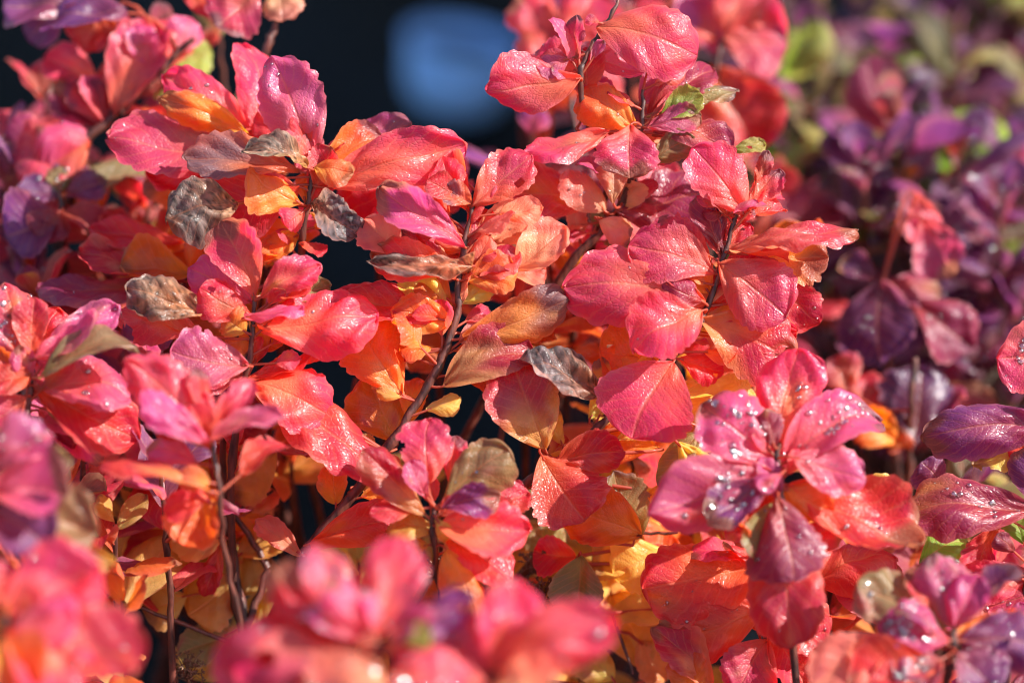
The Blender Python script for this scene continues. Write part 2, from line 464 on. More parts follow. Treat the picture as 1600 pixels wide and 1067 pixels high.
def hand(shoot, d0, rows, seed=0):
    """rows of: base px, tip px, apparent width px, pigment, [depth cm, tip depth cm, up-facing 0..1, options]"""
    for i, r in enumerate(rows):
        bx, by, tx, ty, wpx, col = r[:6]
        d = d0 + (r[6] if len(r) > 6 else 0); dd = r[7] if len(r) > 7 else 0
        k = r[8] if len(r) > 8 else .42
        o = dict(r[9]) if len(r) > 9 else {}
        rng = random.Random(seed*1000+i*17+int(bx)+int(ty)*3)
        B, T = P(bx, by, d), P(bx+(tx-bx)*1.01, by+(ty-by)*1.01, d+dd)
        wpx *= 1.02
        c = (CAM-B).normalized()
        a = (T-B).normalized()
        n = (c*(1-k)+Vector((0, 0, 1))*k); n = (n-a*n.dot(a)).normalized()
        vis = max(abs(n.dot(c)), .35)
        wr = wpx/1600*FW*(FOCUS+d/100)/vis
        shoot.leaf(B, T, wr, n, col, rng, **o)

def messy(shoot, d0, n, cols, seed, lo=0.0, hi=1.0, size=(34, 92)):
    """smaller leaves along the leafy length of a stem, mostly on its far side"""
    rng = random.Random(seed)
    m = len(shoot.upper); young = ''.join(c for c in cols if c in 'PLREV') or cols
    for i in range(n):
        t = rng.uniform(lo, hi)
        Q = shoot.upper[min(int(t*(m-1)), m-1)]
        th = rng.uniform(0, 6.283); ln = rng.uniform(*size)/1600*FW
        el = rng.uniform(-.25, 1.0)
        a = (rgt*math.cos(th)*math.cos(el) + Vector((0, 1, 0))*(abs(math.sin(th))*.9-.25)*math.cos(el) + Vector((0, 0, 1))*math.sin(el)).normalized()
        B = Q + a*rng.uniform(.003, .010)
        if any(in_gap(B+a*ln*k) for k in (.3, .65, 1)): continue
        n_ = (Vector((0, 0, 1)) + (CAM-B).normalized()*rng.uniform(.2, 1.2) + Vector((rng.uniform(-.6, .6), rng.uniform(-.6, .6), 0))).normalized()
        shoot.leaf(B, B+a*ln, ln*rng.uniform(.5, .78), n_, rng.choice(young if t < lo+(hi-lo)*.4 else cols), rng, res=(22, 8), attach=Q)

# low-detail leaves shared by the blurred shrubs
SHARED = {}
def shared_leaf(col, k):
    key = (col, k)
    if key not in SHARED:
        rng = random.Random(hash(col) % 997 if False else ord(col)*31+k)
        p, uv, rgba, q = leaf_arrays(rng, 14, 8, rng.uniform(.55, .78), col, rng.uniform(0, .4), rng.uniform(-.02, .10),
                                     rng.uniform(-.5, .5), .03)
        st = stalk_arrays([(0, -.12, -.03), (0, -.05, -.01), (0, .04, 0)], .022, .016, 4)
        pts, u2, c2, q2 = join([(p, uv, rgba, q), st])
        SHARED[key] = (make_mesh('leaf', pts, q2, LEAF, u2, c2), p, q, (pts, u2, c2, q2))
    return SHARED[key]
def rosette(shrub, px, py, d, cols, n=11, size=.030, lean=(0, 0), gap=.0075, dew=0, foot=None, seed=0, el0=68, el1=2, mass=None):
    rng = random.Random(int(px*7+py*13+d*31)+seed)
    top = P(px, py, d)
    ax = Vector((lean[0]+rng.uniform(-.12, .12), lean[1]+rng.uniform(-.12, .12), 1)).normalized()
    stem = [top - ax*gap*n*.33*k for k in range(4)]
    sh = Shoot(shrub, stem, foot=foot, r0=.0007, r1=.0017)
    ph = rng.uniform(0, 6.3)
    side = ax.cross(Vector((0, 1, 0))).normalized(); fr = side.cross(ax)
    for i in range(n):
        q = i/max(n-1, 1)
        th = ph + i*2.39996 + rng.uniform(-.3, .3)
        rad = side*math.cos(th)+fr*math.sin(th)
        el = R(el0*(1-q)**1.2 + el1*q + rng.uniform(-16, 16))
        a = (rad*math.cos(el)+ax*math.sin(el)).normalized()
        ln = size*(.45+.65*min(1, q*1.9))*rng.uniform(.8, 1.15)
        B = top - ax*gap*i*(.35+.65*q) + a*ln*.11
        if any(in_gap(B+a*ln*k) for k in (.2, .6, 1)): continue
        nn = (ax - a*ax.dot(a)); nn = (nn.normalized() if nn.length > .05 else -rad)
        nn = (nn + Vector((rng.uniform(-.5, .5), rng.uniform(-.5, .5), 0))); nn = (nn-a*nn.dot(a)).normalized()
        x = a.cross(nn)
        me, p0, q0, arr = shared_leaf(rng.choice(cols), rng.randint(0, 5))
        M3 = Matrix((x, a, nn)).transposed()
        sw = ln*rng.uniform(.85, 1.2)
        M = Matrix.Translation(B-sh.org) @ M3.to_4x4() @ Matrix.Diagonal((sw, ln, ln, 1))
        if mass is None: sh.link_leaf(me, M)
        else:
            pw = (arr[0]*np.array([sw, ln, ln])) @ np.array(M3).T + np.array(B-shrub.base)
            mass.append((pw, arr[1], arr[2], arr[3]))
        if dew and rng.random() < .8:
            nr = np.random.default_rng(rng.randint(0, 10**6))
            for k in nr.choice(len(q0), dew):
                quad = p0[q0[k]]*np.array([sw, ln, ln]); pt = quad.mean(0)
                fn = np.cross(quad[2]-quad[0], quad[3]-quad[1]); fn /= max(np.linalg.norm(fn), 1e-12)
                nn2 = M3 @ Vector(fn)
                if nn2.z < 0: nn2 = -nn2
                DEWPTS.append((B + M3 @ Vector(pt), nn2, .0005+.0013*nr.random()**2))
    return sh
# ------------------------------------------------------------------ shrubs and their shoots
A = Shrub('spirea_shrub', 'sharply focused red and orange spirea shrub in the middle of the bed', P(800, 560, 9).xy.to_3d())
# upper left crown
s1 = Shoot(A, [P(490, 252, 1), P(484, 300, 1), P(476, 360, 1.2), P(466, 420, 2), P(450, 520, 4)])
hand(s1, 1, [
 (487,246,428,92,104,'L',0,.4,.2,{'fold':.3,'dew':40}),
 (500,246,640,196,52,'L',.3,.6,.5,{'dew':12}),
 (506,254,598,212,66,'O',.2,.4,.3),
 (520,292,727,228,76,'P',-.3,.2,.5,{'arch':.10,'dew':10}),
 (492,262,552,272,54,'O',-.4,-.3,.3),
 (480,262,380,236,48,'D',-.8,-.6,.5,{'arch':.16}),
 (468,268,288,246,72,'F',.2,-.3,.4,{'arch':.08}),
 (468,292,300,312,92,'R',-.2,-.3,.35,{'fold':.1}),
 (372,318,260,338,92,'D',-.8,-.6,.2,{'fold':.05,'arch':.0}),
 (470,318,388,266,86,'O',-.5,-.5,.2),
 (476,330,447,352,40,'P',-.8,-.3,.3),
 (486,322,569,362,50,'D',-.4,-.6,.5,{'arch':.2}),
 (484,332,556,352,48,'O',.1,.2,.2),
 (470,352,380,385,70,'O',.5,.3,.2),
 (462,372,330,372,60,'C',.9,.5,.4),
 (470,250,400,175,60,'R',.8,.6,.3),
 (466,366,400,412,58,'O',.4,.2,.3),
 (468,380,510,392,30,'R',.2,.1,.4),
])
s1b = Shoot(A, [P(402, 212, 3), P(404, 250, 3), P(410, 330, 4), P(420, 430, 5)])
hand(s1b, 3, [
 (398,205,386,68,92,'P',0,.8,.2),
 (392,205,256,118,62,'P',0,.3,.4,{'dew':16}),
 (390,214,250,152,50,'O',-.4,-.3,.3),
 (396,232,170,204,104,'P',-.6,-.4,.3,{'fold':.12,'dew':22}),
 (404,222,436,190,40,'R',-.5,0,.3,{'dew':10}),
 (398,240,320,262,66,'R',-.9,-.4,.3),
 (404,226,470,190,60,'O',.2,.4,.3),
 (396,250,230,268,80,'R',.4,.4,.3),
])
# long central stem
s2 = Shoot(A, [P(745, 300, 0), P(728, 370, 0), P(716, 440, 0), P(712, 490, 0), P(692, 558, 0), P(652, 628, .1), P(612, 690, .2), P(560, 762, .6), P(480, 862, 1.2)], r0=.0007, r1=.0021)
hand(s2, 0, [
 (738,322,831,246,78,'P',-.2,.2,.25,{'fold':.1}),
 (730,330,692,246,58,'R',.1,.3,.2,{'point':.5}),
 (736,318,690,290,40,'F',-.2,-.1,.3),
 (726,386,594,294,62,'L',-.4,-.3,.4,{'arch':.14,'twist':.5}),
 (726,392,650,345,66,'R',0,.2,.2),
 (716,398,628,362,66,'P',.6,.6,.3),
 (702,342,536,264,112,'R',1.6,.8,.3,{'fold':.1}),
 (690,345,590,320,80,'P',2.0,.9,.3),
 (712,436,582,396,58,'R',-.2,-.3,.5,{'arch':.16,'dew':6}),
 (738,416,578,408,40,'D',-.9,-.6,.55,{'arch':-.12,'twist':.7}),
 (622,398,568,344,66,'E',-.1,0,.3,{'ruf':.05}),
 (700,502,524,462,72,'R',.2,.2,.4,{'arch':.05}),
 (702,498,632,412,70,'Y',.3,.3,.2),
 (706,506,612,486,60,'O',-.1,-.1,.3),
 (704,478,645,430,60,'O',.4,.4,.2),
 (740,392,832,332,64,'E',.5,.6,.3,{'ruf':.05,'dew':10}),
 (742,380,766,330,36,'R',.2,.3,.3),
 (730,426,812,396,66,'R',-.1,.1,.3),
 (728,438,806,420,64,'O',-.2,-.2,.2),
 (806,420,884,356,74,'E',.2,.1,.2,{'fold':.25}),
 (800,430,852,420,40,'E',.9,.4,.3,{'dew':8}),
 (724,528,884,466,84,'B',-.2,-.1,.25,{'fold':.12,'arch':.06}),
 (716,474,772,440,34,'Y',0,.1,.2),
 (722,520,800,560,40,'D',.4,.2,.6),
 (692,604,840,548,74,'C',-.1,-.1,.25,{'fold':.15}),
 (700,586,800,604,50,'O',.5,.3,.3),
 (628,616,556,500,104,'O',.1,.1,.15,{'fold':.12}),
 (622,692,574,588,102,'O',.9,.2,.1,{'fold':.05}),
 (640,660,652,590,40,'O',1.2,.3,.2),
 (424,596,592,738,118,'R',-.4,-.3,.3,{'fold':.08}),
 (386,600,516,650,96,'P',-.7,-.3,.4),
 (560,760,640,800,60,'T',1.5,.5,.3),
 (484,850,646,806,58,'R',-.1,.1,.5,{'arch':.18}),
 (470,866,400,815,40,'E',.6,.4,.5),
])
# left crown
s3 = Shoot(A, [P(398, 470, -1), P(395, 510, -1), P(388, 570, -.8), P(372, 650, 0), P(360, 760, 1)])
hand(s3, -1, [
 (398,464,344,348,84,'P',0,.3,.2,{'fold':.1,'ruf':.03}),
 (394,474,296,420,84,'L',.3,.3,.3,{'ruf':.03}),
 (406,466,500,414,50,'P',-.3,-.3,.3,{'dew':0}),
 (392,492,314,450,66,'R',-.3,-.3,.3,{'dew':6}),
 (382,496,474,484,22,'L',-.9,-.4,.75),
 (402,508,586,486,104,'P',-.2,-.1,.35,{'ruf':.09,'fold':.05,'dew':10}),
 (384,520,352,492,56,'O',-.2,-.1,.2),
 (330,488,198,450,84,'D',-.2,0,.25,{'fold':.0,'arch':.05}),
 (312,520,190,480,66,'P',.4,.3,.4),
 (388,572,268,548,94,'L',-.6,-.4,.35,{'dew':14}),
 (404,462,514,450,46,'K',.6,.5,.3),
 (388,592,522,562,52,'R',.4,.3,.4),
 (392,530,352,540,50,'O',.4,0,.3),
 (386,586,300,590,60,'P',.5,.2,.4),
 (398,500,440,540,44,'O',.7,.2,.3),
])
# top right crown
s4 = Shoot(A, [P(966, 2, .6), P(940, 50, .6), P(914, 92, .5), P(906, 128, .5), P(918, 190, 1.2), P(950, 280, 2.5), P(930, 360, 4)], r0=.0006)
hand(s4, .6, [
 (932,42,1086,84,104,'P',0,-.3,.35,{'arch':.12,'fold':.05,'ruf':.03}),
 (938,36,914,36,18,'P',-.1,-.1,.5),
 (908,122,764,150,86,'P',-.4,-.4,.4,{'ruf':.04,'dew':12}),
 (904,112,838,92,66,'P',.8,.5,.3,{'dew':10}),
 (926,88,1004,116,74,'L',.8,.4,.4,{'dew':18}),
 (908,128,962,140,60,'L',.9,.3,.4,{'dew':14}),
])
s4b = Shoot(A, [P(1006, 140, 1), P(1002, 198, 1), P(990, 260, 1.5), P(965, 330, 2.4), P(900, 400, 3)], r0=.0006)
hand(s4b, 1, [
 (994,200,908,142,66,'O',-.1,.1,.25,{'dew':8}),
 (985,196,984,278,88,'P',-.6,-.8,.3,{'dew':14}),
 (952,206,820,240,76,'P',-.2,-.3,.45,{'dew':22}),
 (1008,186,1152,138,42,'K',.1,.2,.5,{'dew':10}),
 (1010,186,1118,104,66,'M',.5,.8,.3,{'dew':12}),
 (1034,184,1098,152,44,'G',-.2,-.1,.3),
 (1012,200,1094,182,42,'L',-.3,0,.4),
 (1020,208,1150,240,52,'M',-.1,.2,.5,{'dew':14}),
 (1018,252,1084,214,44,'K',-.3,-.2,.3),
 (1142,236,1196,228,26,'G',.6,.2,.3),
 (922,320,776,304,88,'R',1.2,.8,.25,{'fold':.1}),
 (944,330,890,262,72,'E',.8,.4,.3,{'dew':16}),
 (958,318,950,256,40,'E',.4,.3,.2,{'dew':8}),
 (964,330,1110,290,110,'M',1.0,.7,.4),
 (972,340,1000,300,60,'R',1.3,.3,.3),
 (936,345,985,368,50,'E',.3,-.2,.4,{'ruf':.05}),
 (1000,160,1040,120,50,'L',.6,.4,.3,{'dew':8}),
 (1000,205,1060,240,60,'P',.9,.2,.4),
 (905,190,950,140,60,'R',1.4,.3,.3),
])
# right crown
s5 = Shoot(A, [P(1152, 330, 0), P(1134, 395, 0), P(1106, 478, 0), P(1082, 520, 0), P(1046, 556, .2), P(1000, 600, .5), P(946, 656, .6), P(886, 708, .8), P(800, 772, 1.2)], r0=.0007)
hand(s5, 0, [
 (1164,336,1084,232,88,'P',-.3,.1,.2,{'fold':.08,'ruf':.03,'dew':8}),
 (1168,322,1216,262,52,'P',-.1,.2,.2,{'fold':.1}),
 (1180,292,1200,236,26,'R',.1,.1,.2,{'ruf':.06}),
 (1146,332,1204,326,20,'L',-.8,-.3,.7),
 (1140,392,1338,372,58,'P',-.3,-.2,.5,{'arch':.16,'fold':-.1}),
 (1128,396,1104,298,54,'M',.1,.4,.1),
 (1138,388,1168,345,40,'R',.1,.2,.2),
 (1176,402,1290,400,84,'B',.7,.3,.2),
 (1190,430,1276,510,72,'R',.9,.3,.4,{'ruf':.05,'dew':12}),
 (1124,412,1228,494,112,'P',-.5,-.3,.2,{'fold':.12}),
 (1124,430,1190,410,60,'R',.3,.2,.3),
 (1116,428,984,384,86,'P',-.1,-.2,.45,{'arch':.14,'ruf':.03}),
 (1110,420,1020,350,70,'P',.3,.3,.4,{'dew':8}),
 (1102,474,884,448,116,'P',-.3,-.2,.3,{'arch':.10,'fold':-.05,'dew':14}),
 (1096,486,990,540,96,'P',-.9,-.8,.35,{'fold':.02,'dew':8}),
 (1096,470,1036,440,54,'M',-.5,-.2,.3),
 (1108,458,1068,400,72,'O',.1,.2,.2),
 (1090,496,1240,560,112,'C',-.2,-.2,.3,{'fold':.1,'dew':6}),
 (1088,512,1166,496,44,'Y',.2,.2,.3),
 (1084,520,1240,520,60,'R',.5,.4,.5),
 (1048,556,938,548,92,'O',.5,.3,.2),
 (1050,550,985,520,70,'O',.2,0,.2),
 (1052,566,986,680,152,'P',-.8,-.9,.25,{'fold':.12,'ruf':.03}),
 (940,616,822,552,92,'D',-.5,-.3,.25,{'fold':.65,'arch':.02}),
 (852,702,800,566,118,'C',-.1,0,.2,{'fold':.2}),
 (846,712,912,812,114,'R',-.6,-.7,.25,{'fold':.22,'ruf':.01}),
 (872,720,975,706,60,'R',-.4,-.2,.3),
 (1002,836,860,776,116,'O',.6,.1,.15,{'fold':.05}),
 (996,842,958,738,78,'K',1.0,.3,.15),
 (1090,676,1030,758,76,'K',.8,0,.2),
 (1060,690,1106,764,52,'Y',.5,0,.3),
 (962,690,1110,606,66,'Y',1.0,.5,.3),
 (1064,620,1184,616,38,'Y',.6,.4,.5),
 (920,655,950,620,30,'Y',1.0,.3,.4),
 (1030,700,940,690,60,'O',1.4,.4,.4),
 (1010,770,1060,800,60,'O',1.2,.3,.4),
 (846,698,880,640,40,'Y',1.2,.4,.4),
 (1060,560,1130,580,46,'R',.3,.2,.4),
])
# lower middle tuft
s6 = Shoot(A, [P(678, 792, -3), P(676, 830, -3), P(684, 900, -2.4), P(700, 1000, -1)], r0=.0008)
hand(s6, -3, [
 (668,756,666,654,82,'P',0,.3,.15,{'fold':.04}),
 (704,760,712,680,40,'P',.5,.3,.2),
 (690,786,796,704,80,'K',-.1,.1,.2,{'fold':.06,'dew':16}),
 (692,794,780,774,52,'V',-.5,-.4,.3,{'dew':4}),
 (666,806,568,704,64,'C',-.2,-.1,.3,{'fold':.3}),
 (668,778,640,720,40,'L',-.3,-.1,.3),
 (686,822,828,826,88,'P',-.3,-.4,.4,{'dew':26}),
 (698,858,744,962,74,'O',-.4,-.6,.3,{'dew':16}),
 (676,826,604,826,60,'T',.3,.2,.5),
 (682,810,700,840,26,'Y',-.4,-.3,.3),
 (690,832,800,900,80,'R',.1,-.2,.4,{'dew':8}),
 (670,850,590,880,70,'O',.2,-.1,.4),
 (760,800,826,770,60,'R',.8,.3,.4),
])
# low right leaves on the main shrub
s7 = Shoot(A, [P(1196, 868, 0), P(1200, 900, 0), P(1204, 960, .3), P(1190, 1060, .8)], r0=.0008)
hand(s7, 0, [
 (1192,880,1008,920,126,'R',-.4,-.4,.35,{'fold':.1,'dew':26}),
 (1204,944,1042,1000,100,'R',-.2,-.4,.4,{'fold':.1,'dew':16}),
 (1196,960,1290,1010,90,'R',-.4,-.4,.4,{'dew':12}),
 (1112,1076,1016,984,66,'C',-.3,-.2,.3,{'ruf':.04}),
 (1090,1090,1068,1008,60,'O',-.5,-.2,.2),
 (1200,980,1260,1070,90,'R',-.1,-.4,.4),
 (1200,1000,1150,1080,90,'P',-.6,-.4,.4),
 (1205,900,1300,860,60,'E',.9,.4,.4,{'ruf':.05}),
 (1270,905,1400,870,80,'R',.3,.3,.4),
 (1290,890,1440,960,66,'C',.6,.2,.4),
 (1180,880,1240,800,60,'O',.8,.3,.3),
])
print('A leaves', A.nleaf)
messy(s1, 1, 22, 'OPRC', 1, size=(30, 74)); messy(s1b, 3, 16, 'OPRC', 2, size=(30, 80)); messy(s2, 0, 34, 'OPREC', 3, 0, .55, size=(30, 76)); messy(s2, 0, 10, 'TYO', 33, .55, 1)
messy(s3, -1, 20, 'PLRO', 4, size=(30, 74)); messy(s4, .6, 14, 'PLR', 5, .2, 1); messy(s4b, 1, 24, 'PLREK', 6, size=(30, 80)); messy(s5, 0, 32, 'PRCO', 7, 0, .5, size=(30, 76)); messy(s5, 0, 14, 'YOTC', 77, .5, 1)
messy(s6, -3, 10, 'PROT', 8); messy(s7, 0, 10, 'RPOC', 9)
# low yellow and tan leaves inside the main shrub
s8 = Shoot(A, [P(352, 800, 3), P(366, 880, 3), P(380, 970, 3)], r0=.0014)
hand(s8, 3, [
 (350,840,266,846,78,'Y',-.4,-.2,.3,{'fold':.4}),
 (430,700,352,770,92,'T',-.2,0,.15),
 (348,690,392,706,40,'R',-.4,0,.2),
 (372,868,440,820,74,'T',.3,.2,.3),
 (292,930,222,950,72,'T',0,.1,.2),
 (368,900,296,960,96,'T',-.2,.1,.15),
 (345,850,318,930,36,'R',-.6,-.2,.2,{'fold':.5}),
 (380,930,420,870,70,'T',.8,.3,.3),
 (390,800,436,770,50,'E',.4,.2,.5),
 (360,990,280,1020,60,'K',.5,0,.3),
 (400,990,450,940,70,'T',.6,.2,.3),
 (376,800,420,850,60,'O',.7,.2,.3),
 (340,760,300,800,60,'T',1,.2,.3),
])
s9 = Shoot(A, [P(905, 868, 2.5), P(890, 910, 2.5), P(870, 980, 2.5), P(850, 1060, 3)], r0=.0008)
hand(s9, 2.5, [
 (908,868,905,956,74,'K',-.9,-.7,.15,{'ruf':.03}),
 (990,880,926,880,80,'Y',.2,.1,.2),
 (1040,860,960,900,90,'Y',-.1,0,.2),
 (1050,950,955,960,90,'Y',.5,.2,.25),
 (1010,1050,955,930,110,'T',1.2,.2,.15),
 (900,870,835,860,60,'R',.1,.1,.2),
 (905,870,850,930,50,'T',.4,0,.3),
 (960,1060,905,1010,70,'Y',.5,.2,.2),
 (1010,870,1060,850,60,'O',.6,.2,.3),
 (880,880,830,810,70,'K',1.4,.3,.3),
 (860,970,820,900,50,'R',1.4,.3,.3),
 (1000,1000,1040,1060,60,'T',.8,.1,.3),
])
MASS = []
# upright shoots deeper inside the main shrub that fill it with orange and yellow leaves
for i, (x, y, d, cl, n) in enumerate([
 (330,300,6,'ROO',9), (250,390,6,'ROOC',10), (410,420,5,'ORC',6), (640,290,5,'RPO',8), (590,250,5,'ORP',6),
 (800,440,5,'RPOE',10), (850,330,6,'RRPM',9), (900,420,7,'ROM',9), (960,460,5,'OPR',10),
 (1040,330,6,'MRP',9), (1080,590,5,'OYR',9), (1000,640,5,'YYK',9), (1180,560,5,'ORC',9),
 (1150,640,6,'OYR',8), (690,330,6,'RP',8), (420,640,4,'RPO',9), (300,640,3,'RPM',9),
 (650,760,7,'TYY',7), (560,880,5,'YYT',8), 
 (300,790,6,'TYY',9), (200,770,5,'OTYY',9), (170,880,4,'OYY',9), (420,860,6,'YYT',8), (940,780,6,'YYK',9), (1080,760,5,'OYY',9),
 (900,960,6,'YYK',8), (1000,960,5,'YYT',9), (1130,880,5,'YYO',8), (1300,960,4,'RRP',9), (760,900,5,'YTO',7),
 (820,860,7,'RKT',7), (240,560,3,'LVP',9), (140,560,5,'LVP',9), (1250,420,5,'RMO',7), (700,1000,5,'TOR',8), (1340,820,5,'ROY',8),
 (455,720,6,'TRO',6)]):
    rosette(A, x, y, d, cl, n=n, size=.032, seed=i, lean=(0, -.15), mass=MASS)
mp, mu, mc, mq = join(MASS)
inner = bpy.data.objects.new('inner_leaves', make_mesh('inner_leaves', mp, mq, LEAF, mu, mc)); C.objects.link(inner)
inner.parent = A.root; inner['kind'] = 'stuff'; inner['label'] = 'shaded orange and yellow leaves deep inside the shrub'
print('A leaves', A.nleaf)

# right front shrub, a little nearer than the focus, dewy
Bs = Shrub('spirea_shrub', 'dewy pink and plum spirea shrub at the right front, with a hanging dark leaf', P(1330, 760, -3).xy.to_3d())
b1 = Shoot(Bs, [P(1216, 690, -4), P(1216, 740, -4), P(1222, 800, -4), P(1230, 900, -3.5)], r0=.0009)
hand(b1, -4, [
 (1214,708,1248,546,104,'P',.4,.6,.15,{'fold':.3,'dew':16}),
 (1206,724,1098,632,112,'L',.2,.3,.3,{'fold':.15,'dew':60}),
 (1226,722,1372,640,92,'L',.3,.4,.4,{'dew':60}),
 (1240,714,1352,748,78,'L',-.6,-.4,.3,{'fold':-.1,'dew':8}),
 (1208,742,1016,806,92,'L',-.2,-.3,.4,{'dew':36}),
 (1206,746,1106,812,68,'V',-.8,-.6,.35,{'dew':8}),
 (1216,776,1244,902,110,'M',-.7,-1.0,.3,{'dew':8,'fold':.1}),
 (1208,786,1186,880,72,'K',-.4,-.5,.3,{'dew':8}),
 (1232,756,1436,852,112,'R',.2,-.2,.4,{'fold':.1,'dew':12}),
 (1222,800,1236,1008,116,'R',-.1,-.6,.15,{'fold':.08,'dew':6}),
 (1226,764,1300,800,60,'O',.1,0,.4),
 (1300,790,1420,760,56,'Y',2.2,.4,.4),
 (1210,700,1196,640,44,'M',-.2,.1,.2),
 (1222,740,1180,760,30,'L',-.9,-.3,.3,{'dew':6}),
 (1230,830,1130,800,90,'R',.7,.3,.4,{'dew':8}),
])
b2 = Shoot(Bs, [P(1640, 560, 0), P(1640, 660, 0), P(1630, 800, 0), P(1610, 900, 0)], r0=.0009)
hand(b2, 0, [
 (1662,570,1558,560,104,'P',-.2,-.1,.25,{'dew':22,'fold':.05}),
 (1640,668,1446,682,78,'V',-.2,-.1,.3,{'ruf':.045,'fold':.1,'arch':.1}),
 (1630,706,1520,720,70,'Y',.9,.2,.25),
 (1622,798,1412,802,90,'M',-.3,-.2,.4,{'ruf':.045,'arch':.12,'dew':24}),
 (1436,880,1512,842,66,'G',.9,.3,.3),
 (1450,890,1500,900,50,'G',1.2,.3,.3),
 (1560,820,1524,900,52,'R',.6,.2,.2),
 (1600,850,1576,800,50,'G',.8,.2,.3),
 (1620,900,1500,910,66,'P',.4,.2,.3),
 (1640,930,1540,950,70,'P',.2,.1,.4,{'dew':6}),
 (1470,760,1440,722,60,'V',1.5,.3,.4),
])
b3 = Shoot(Bs, [P(1490, 985, -7), P(1488, 1010, -7), P(1480, 1060, -6.5), P(1470, 1100, -6)], r0=.0009)
hand(b3, -7, [
 (1488,980,1462,866,84,'L',.3,.4,.2,{'dew':8,'fold':.15}),
 (1482,992,1344,912,92,'K',.2,.3,.35,{'dew':10}),
 (1482,1000,1380,985,80,'L',-.2,-.2,.4,{'dew':60}),
 (1470,1030,1400,1060,90,'L',-.5,-.3,.4,{'dew':60}),
 (1496,990,1600,960,70,'O',.3,.3,.3,{'dew':10}),
 (1500,1000,1640,1010,80,'V',0,-.1,.4,{'dew':10}),
 (1496,1020,1560,1080,90,'V',-.5,-.4,.4,{'dew':8}),
 (1490,985,1530,900,66,'L',.2,.3,.2),
 (1400,1000,1270,1070,90,'E',-.2,-.3,.35),
 (1470,1040,1330,1080,90,'R',-.4,-.4,.4,{'dew':8}),
 (1480,960,1420,890,60,'R',1,.5,.3),
])
for i, (x, y, d, cl, n) in enumerate([(1560,880,3,'RPM',9), (1470,830,5,'MRV',8), (1400,930,1,'RMP',9), (1580,1000,-3,'VLR',9), (1380,850,4,'ROM',8), (1520,760,6,'VMK',8), (1300,900,2,'RRM',8)]):
    rosette(Bs, x, y, d, cl, n=n, size=.027, seed=i+50)
messy(b1, -4, 12, 'PLRO', 10); messy(b3, -7, 8, 'LPV', 11); messy(b2, 0, 8, 'VMR', 12)
print('Bs', Bs.nleaf)

# nearest shrub, far out of focus at the bottom
Fs = Shrub('spirea_shrub', 'blurred bright pink spirea shrub nearest along the front edge of the bed', P(600, 1250, -14).xy.to_3d())
f1 = Shoot(Fs, [P(592, 1000, -15), P(592, 1040, -15), P(600, 1120, -14)], r0=.001)
hand(f1, -15, [
 (588,1004,628,840,96,'P',.4,.5,.15,{'fold':.1,'dew':10}),
 (578,1004,494,846,92,'L',.3,.5,.2,{'fold':.2,'dew':16}),
 (560,1012,432,884,66,'R',.4,.5,.3,{'dew':14}),
 (600,1010,736,926,60,'V',.1,.3,.35,{'dew':5}),
 (572,1032,352,1016,112,'P',-.3,-.4,.35,{'dew':8}),
 (592,1040,520,1110,120,'E',-1.0,-1.2,.35,{'dew':16}),
 (600,1020,646,980,40,'R',-.3,0,.3),
 (628,1004,676,992,34,'G',-.8,-.3,.35),
 (610,1050,700,1100,120,'P',-.8,-1.0,.4,{'dew':16}),
 (560,1000,480,950,60,'L',-.3,.2,.35,{'dew':8}),
])
f2 = Shoot(Fs, [P(770, 1050, -15), P(768, 1080, -15), P(740, 1150, -14)], r0=.001)
hand(f2, -15, [
 (764,1048,806,906,96,'P',.2,.4,.15,{'dew':6}),
 (778,1056,958,962,104,'P',-.3,-.2,.25,{'dew':10}),
 (760,1056,660,970,74,'L',.1,.2,.3,{'dew':6}),
 (764,1070,690,1060,80,'P',-.5,-.4,.4,{'dew':10}),
 (775,1070,860,1090,110,'E',-.8,-.8,.4,{'dew':8}),
 (768,1050,730,960,60,'R',.4,.5,.2),
])
f3 = Shoot(Fs, [P(440, 1090, -14), P(446, 1140, -14)], r0=.001)
hand(f3, -14, [
 (440,1080,350,1000,100,'P',0,.2,.3), (440,1085,430,950,90,'R',.2,.4,.2), (440,1090,500,1000,80,'P',.3,.4,.3),
 (440,1090,350,1070,80,'R',.2,.2,.4)])

# left front shrub
Ls = Shrub('spirea_shrub', 'half blurred magenta and lilac spirea shrub at the left front, with one streaked shiny leaf', P(60, 900, -8).xy.to_3d())
l1 = Shoot(Ls, [P(46, 560, -3), P(48, 600, -3), P(40, 660, -3), P(36, 760, -3)], r0=.0009)
hand(l1, -3, [
 (44,572,8,444,92,'P',.1,.2,.2,{'dew':50,'fold':.1}),
 (52,566,184,478,56,'L',.2,.5,.4,{'ruf':.04,'dew':6}),
 (56,560,160,500,40,'L',-.6,-.3,.6),
 (62,604,198,604,104,'L',-.3,-.3,.35,{'dew':6}),
 (60,612,216,684,110,'R',.3,.2,.4),
 (40,604,-30,550,66,'O',.1,.2,.3),
 (48,584,-20,600,60,'R',-.4,-.3,.4),
 (60,590,206,532,48,'K',-.8,-.6,.55),
 (44,600,30,540,40,'L',-.3,-.1,.3),
 (40,620,-20,660,70,'P',-.5,-.3,.4),
 (60,640,160,720,90,'L',.5,.3,.4),
 (50,650,100,740,80,'M',.6,.2,.4),
 (54,570,90,480,60,'R',.8,.5,.3),
])
l2 = Shoot(Ls, [P(327, 668, -6), P(334, 710, -6), P(344, 770, -6), P(350, 860, -5), P(376, 970, -4)], r0=.0006, r1=.0013)
